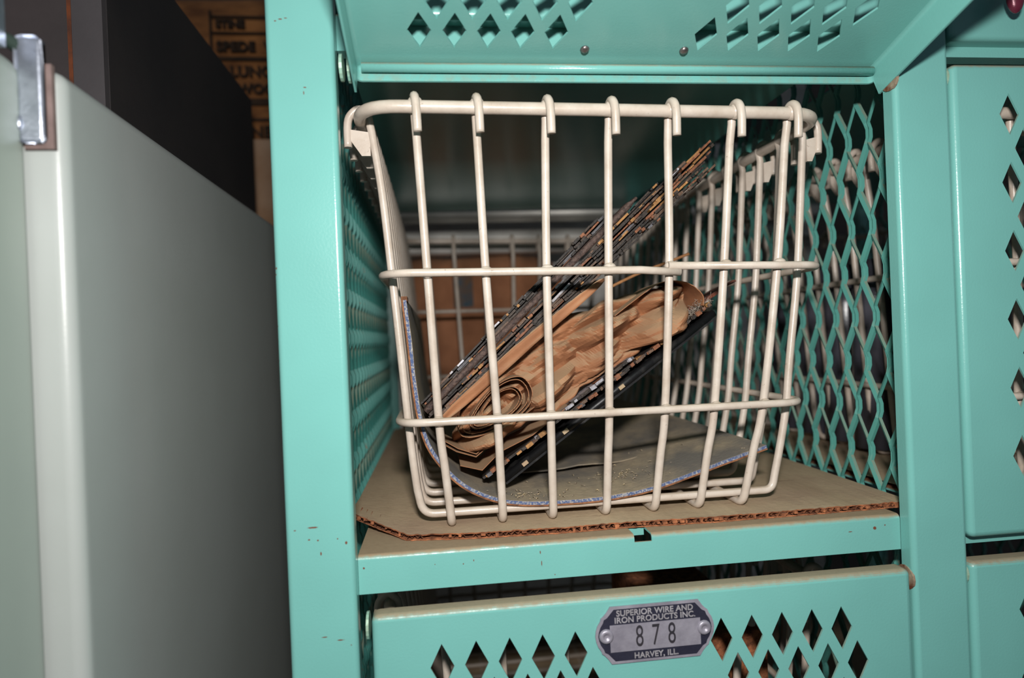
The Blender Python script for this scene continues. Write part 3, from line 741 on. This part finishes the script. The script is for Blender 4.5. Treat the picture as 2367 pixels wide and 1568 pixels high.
k.build('loose_fold', M['kraft'], bag, recalc=False)
# lint at the paper's right tip
k = MB()
for i in range(260):
    c = Vector((random.gauss(.171, .006), random.uniform(.060, .070), 0)); c.z = .012+(c.x-.171)*.62+random.gauss(0, .0018)
    d = Vector((random.uniform(-1, 1), random.uniform(-1, 1), random.uniform(-1, 1))).normalized()*random.uniform(.0008, .003)
    k.tube([c-d, c+Vector((0, 0, .0005)), c+d], .00012, 4)
tag(k.build('lint', M['fluff']), 'grey lint tuft caught at the right end of the brown paper', 'lint', kind='stuff')

# ---------------------------------------------------------------- crumbs and straw
def liner_z(x):
    for a, b in zip(liner_prof[6:], liner_prof[7:]):
        if a[0] <= x <= b[0]: return lerp(a[1], b[1], (x-a[0])/(b[0]-a[0]))+.0016
    return -.10
k = MB(); rnd = random.Random(4)
for i in range(150):
    if i < 60: x, y = rnd.gauss(.122, .012), rnd.gauss(.085, .010)
    elif i < 110: x, y = rnd.gauss(.058, .012), rnd.gauss(.056, .006)
    else: x, y = rnd.uniform(.04, .20), rnd.uniform(.05, .15)
    y = max(y, .047); z = liner_z(x)+.0003; a = rnd.uniform(0, 3.14); l = rnd.uniform(.0005, .0032)
    k.tube([(x, y, z), (x+math.cos(a)*l*.5, y+math.sin(a)*l*.5, z+rnd.uniform(0, .001)), (x+math.cos(a)*l, y+math.sin(a)*l, z)], rnd.uniform(.00012, .00035), 5)
tag(k.build('crumbs', M['straw']), 'straw bits and crumbs scattered on the bent liner', 'debris', kind='stuff')

# ---------------------------------------------------------------- things behind the left post: white cabinet, black cabinet, sack
cab = thing('white_cabinet', (-.35, .2, -.9), 'white enamelled steel cabinet with a chrome hinge at the far left', 'cabinet')
def rounded_body(k, x0, x1, y0, y1, z0, z1, r):
    def rg(ins, y):
        a, b, c, d = x0+ins, x1-ins, z0+ins, z1-ins; q = max(r-ins, 0)+.001; L_ = []
        for (px, pz, a0) in ((b-q, d-q, 0), (a+q, d-q, 90), (a+q, c+q, 180), (b-q, c+q, 270)):
            for i in range(6): an = math.radians(a0+90*i/5); L_.append((px+q*math.cos(an), y, pz+q*math.sin(an)))
        return L_
    k.loops([rg(r, y0)]+[rg(r-r*math.sin(math.radians(a)), y0+r-r*math.cos(math.radians(a))) for a in (15, 30, 45, 60, 75, 90)]+[rg(0, y0+r+.002), rg(0, y1-.004), rg(.0005, y1)], True, True, True)
k = MB(); rounded_body(k, -.52, -.1585, -.0545, .53, -.88, .1270, .006); wn(k.build('cabinet_body', M['white_cab'], cab))
k = MB(); rounded_body(k, -.52, -.1735, -.125, -.0575, -.87, .1300, .008); wn(k.build('cabinet_door', M['grey_cab'], cab))
k = MB(); k.box((-.1735, -.0570, .0905), (-.1615, -.0545, .1275)); h = k.build('hinge_gasket', M['gasket'], cab)
k = MB(); rounded_body(k, -.1745, -.1640, -.0600, -.0565, .0925, .1385, .0018); k.build('hinge', M['chrome'], cab)
k = MB(); k.ball((-.1735, -.0600, .1010), .0014, .0014, .0034); k.build('hinge_pin', M['chrome'], cab)
k = MB(); k.box((-.185, -.085, .1305), (-.174, -.066, .158)); tag(k.build('chrome_bracket', M['chrome']), 'small chrome bracket standing on the white cabinet door', 'bracket')
k = MB(); k.tube(smooth_path([(-.205, -.085, .1370), (-.190, -.075, .1375), (-.178, -.063, .1365), (-.174, -.056, .1340), (-.1725, -.052, .1325)], 5), .0030, 8); tag(k.build('green_cord', M['green_cord']), 'dark green cord lying over the top edge of the white cabinet', 'cord')
blk = thing('black_cabinet', (-.30, .2, .1275), 'dark cabinet with a rusty front seam standing on the white cabinet', 'cabinet')
k = MB(); k.box((-.50, .0800, .1275), (-.200, .4150, .2860)); k.build('cabinet_side', M['blackbox'], blk)
k = MB(); k.box((-.2185, .0740, .1275), (-.2003, .0800, .2858)); k.build('front_stile', M['greyfront'], blk)
k = MB(); k.box((-.50, .0755, .1275), (-.2200, .0800, .2855)); k.build('front_panel', M['brownfront'], blk)
k = MB(); k.box((-.2208, .0736, .1275), (-.2184, .0800, .2850)); k.build('rust_seam', M['rust_line'], blk)
# paper sack behind
sack = thing('printed_sack', (-.2, .62, -.9), 'brown paper sack with faded dark printing behind the left post', 'paper sack')
def soft_box(k, c, hx, hy, hz, e=.35, amp=.01, nu=60, nv=50, fr=9, seed=0):
    rows = []
    for i in range(1, nv):
        t = math.pi*i/nv; R_ = []
        for j in range(nu):
            a = 2*math.pi*j/nu; sp = lambda v: math.copysign(abs(v)**e, v)
            p = Vector((hx*sp(math.sin(t))*sp(math.cos(a)), hy*sp(math.sin(t))*sp(math.sin(a)), hz*sp(math.cos(t))))
            q = p*fr+Vector((seed, 0, 0)); d = amp*(noise.noise(q)+.5*noise.noise(q*2.3))
            R_.append(Vector(c)+p*(1+0)+p.normalized()*d)
        rows.append(R_)
    k.loops(rows, True, True, True)
k = MB(); soft_box(k, (-.272, .66, -.20), .172, .10, .70, .3, .004, 60, 60, 7); k.build('sack_body', M['sack'], sack)
k = MB()
def sack_text(t, x, z, size):
    me = text_mesh(t, size, .003, .0006, 1.05); xm = min(v.co.x for v in me.vertices); k.add_mesh(me, Matrix.Translation((x-xm, .5570, z)) @ XZ)
for z_, t_ in ((.452, .0012), (.430, .0010), (.395, .0022), (.336, .0045), (.312, .0016)): k.box((-.286, .5555, z_-t_), (-.11, .5595, z_+t_))
k.box((-.2875, .5555, .396), (-.2845, .5595, .46))
for t, x, z, sz in (('STINE', -.279, .4415, .014), ('SPEDE  W', -.279, .4105, .018), ('LUNCH', -.262, .3765, .020), ('WOODEN', -.254, .3530, .018), ('NEW', -.238, .2940, .022)): sack_text(t, x, z, sz)
k.build('sack_printing', M['sack_ink'], sack)
k = MB(); k.box((-.236, .5565, .130), (-.205, .5600, .285)); k.build('pale_patch', M['sack_pale'], sack)

# ---------------------------------------------------------------- behind the locker: white rack with brown package
rack = thing('white_rack', (.1, .7, -.9), 'dusty white metal rack with ribbed beams seen through the locker back', 'rack')
k = MB()
def dim_band(z0, z1, y, d, m, name='dim_band'):  # added strips standing in for the white rails' reflections in the ceiling
    k = MB(); k.xprism([(y, z0+.004), (y+.004, z0), (y+d, z0), (y+d, z1), (y+.004, z1), (y, z1-.004)], -.085, .60); return k.build(name, m, rack)
k = MB(); k.tube([(-.085, .600, .1865), (.60, .600, .1865)], .0135, 24); k.build('round_rail', M['white_pipe'], rack)
k = MB(); k.xprism([(.606-.008*math.cos(math.radians(a)), .1455+.0175*math.sin(math.radians(a))) for a in range(-90, 91, 15)]+[(.62, .163), (.62, .128)], -.085, .60, True); wn(k.build('rolled_beam', M['white_shelf'], rack)); dim_band(.2032, .217, .608, .014, M['dim_rack'])
dim_band(.232, .272, .62, .02, M['dim_rack']); dim_band(.300, .34, .62, .02, M['dim_rack'])
k = MB(); k.box((-.085, .78, -.90), (.60, .79, .60)); k.build('rear_panel', M['white_shelf'], rack)
k = MB(); k.box((-.085, .60, -.150), (.60, .78, -.140)); k.box((-.085, .60, -.165), (.60, .605, -.125)); k.build('rack_shelf', M['teal'], rack)
for x in (-.085, .57):
    k = MB(); k.box((x, .61, -.90), (x+.03, .64, .60)); k.build('upright', M['white_shelf'], rack)
pk = thing('brown_parcel', (.05, .69, -.14), 'brown paper parcel with blue print on the rack behind the basket', 'parcel')
k = MB(); soft_box(k, (.062, .69, -.002), .148, .066, .135, .42, .012, 70, 60, 10, 5); k.build('parcel_body', M['kraft_dark'], pk)
k = MB(); k.box((.028, .6225, .050), (.058, .624, .098)); k.build('blue_print', M['blue_print'], pk)

# ---------------------------------------------------------------- contents of the neighbouring baskets
def canister(loc, h, r):
    k = MB(); pr_ = [(0, 0), (r, 0), (r, h*.78), (r*.92, h*.84), (r*.55, h*.90), (r*.55, h), (0, h)]
    k.loops([[(loc[0]+q*math.cos(a*math.pi/12), loc[1]+q*math.sin(a*math.pi/12), loc[2]+z) for a in range(24)] for q, z in [(max(a, .0002), b) for a, b in pr_]], True)
    return k.build('canister', M['bottle'])
spots = [(.385, .075, 'nearest dark canister behind the right mesh'), (.385, .123, 'second dark canister from the front behind the right mesh'), (.385, .171, 'third dark canister from the front behind the right mesh'),
         (.385, .219, 'fourth dark canister from the front behind the right mesh'), (.385, .267, 'fifth dark canister from the front behind the right mesh'), (.385, .315, 'farthest dark canister behind the right mesh')]
c0 = canister((0, 0, 0), .165, .0215)
for i, (x, y, lb) in enumerate(spots):
    o = c0 if i == 0 else c0.copy()
    if i: COL.objects.link(o)
    o.location = (x+.003*math.sin(i*2.1)+.004, y, -.1085); tag(o, 'dark plastic canister, '+lb, 'canister', 'dark canisters in the right basket')
k = MB(); k.box((-.0, .060, -.4100), (.060, .20, -.335)); soft = k.build('brown_carton', M['kraft_dark']); tag(soft, 'brown carton in the lower basket behind the numbered door', 'carton')
k = MB(); k.box((.150, .060, -.4105), (.215, .22, -.205)); tag(k.build('brown_carton', M['board_edge']), 'rust brown carton at the right of the basket behind the numbered door', 'carton')
# padlock on the top right door
lock = thing('padlock', (.350, -.012, .182), 'maroon padlock hanging on the upper right closed door', 'padlock')
k = MB(); k.ball((.350, -.012, .1915), .0052, .004, .0105, 16, 10); k.build('lock_body', M['maroon'], lock)
k = MB(); k.tube(smooth_path([(.3455, -.010, .196), (.345, -.006, .208), (.350, -.005, .213), (.355, -.006, .208), (.3545, -.010, .196)], 5), .0011, 8); k.build('shackle', M['chrome'], lock)
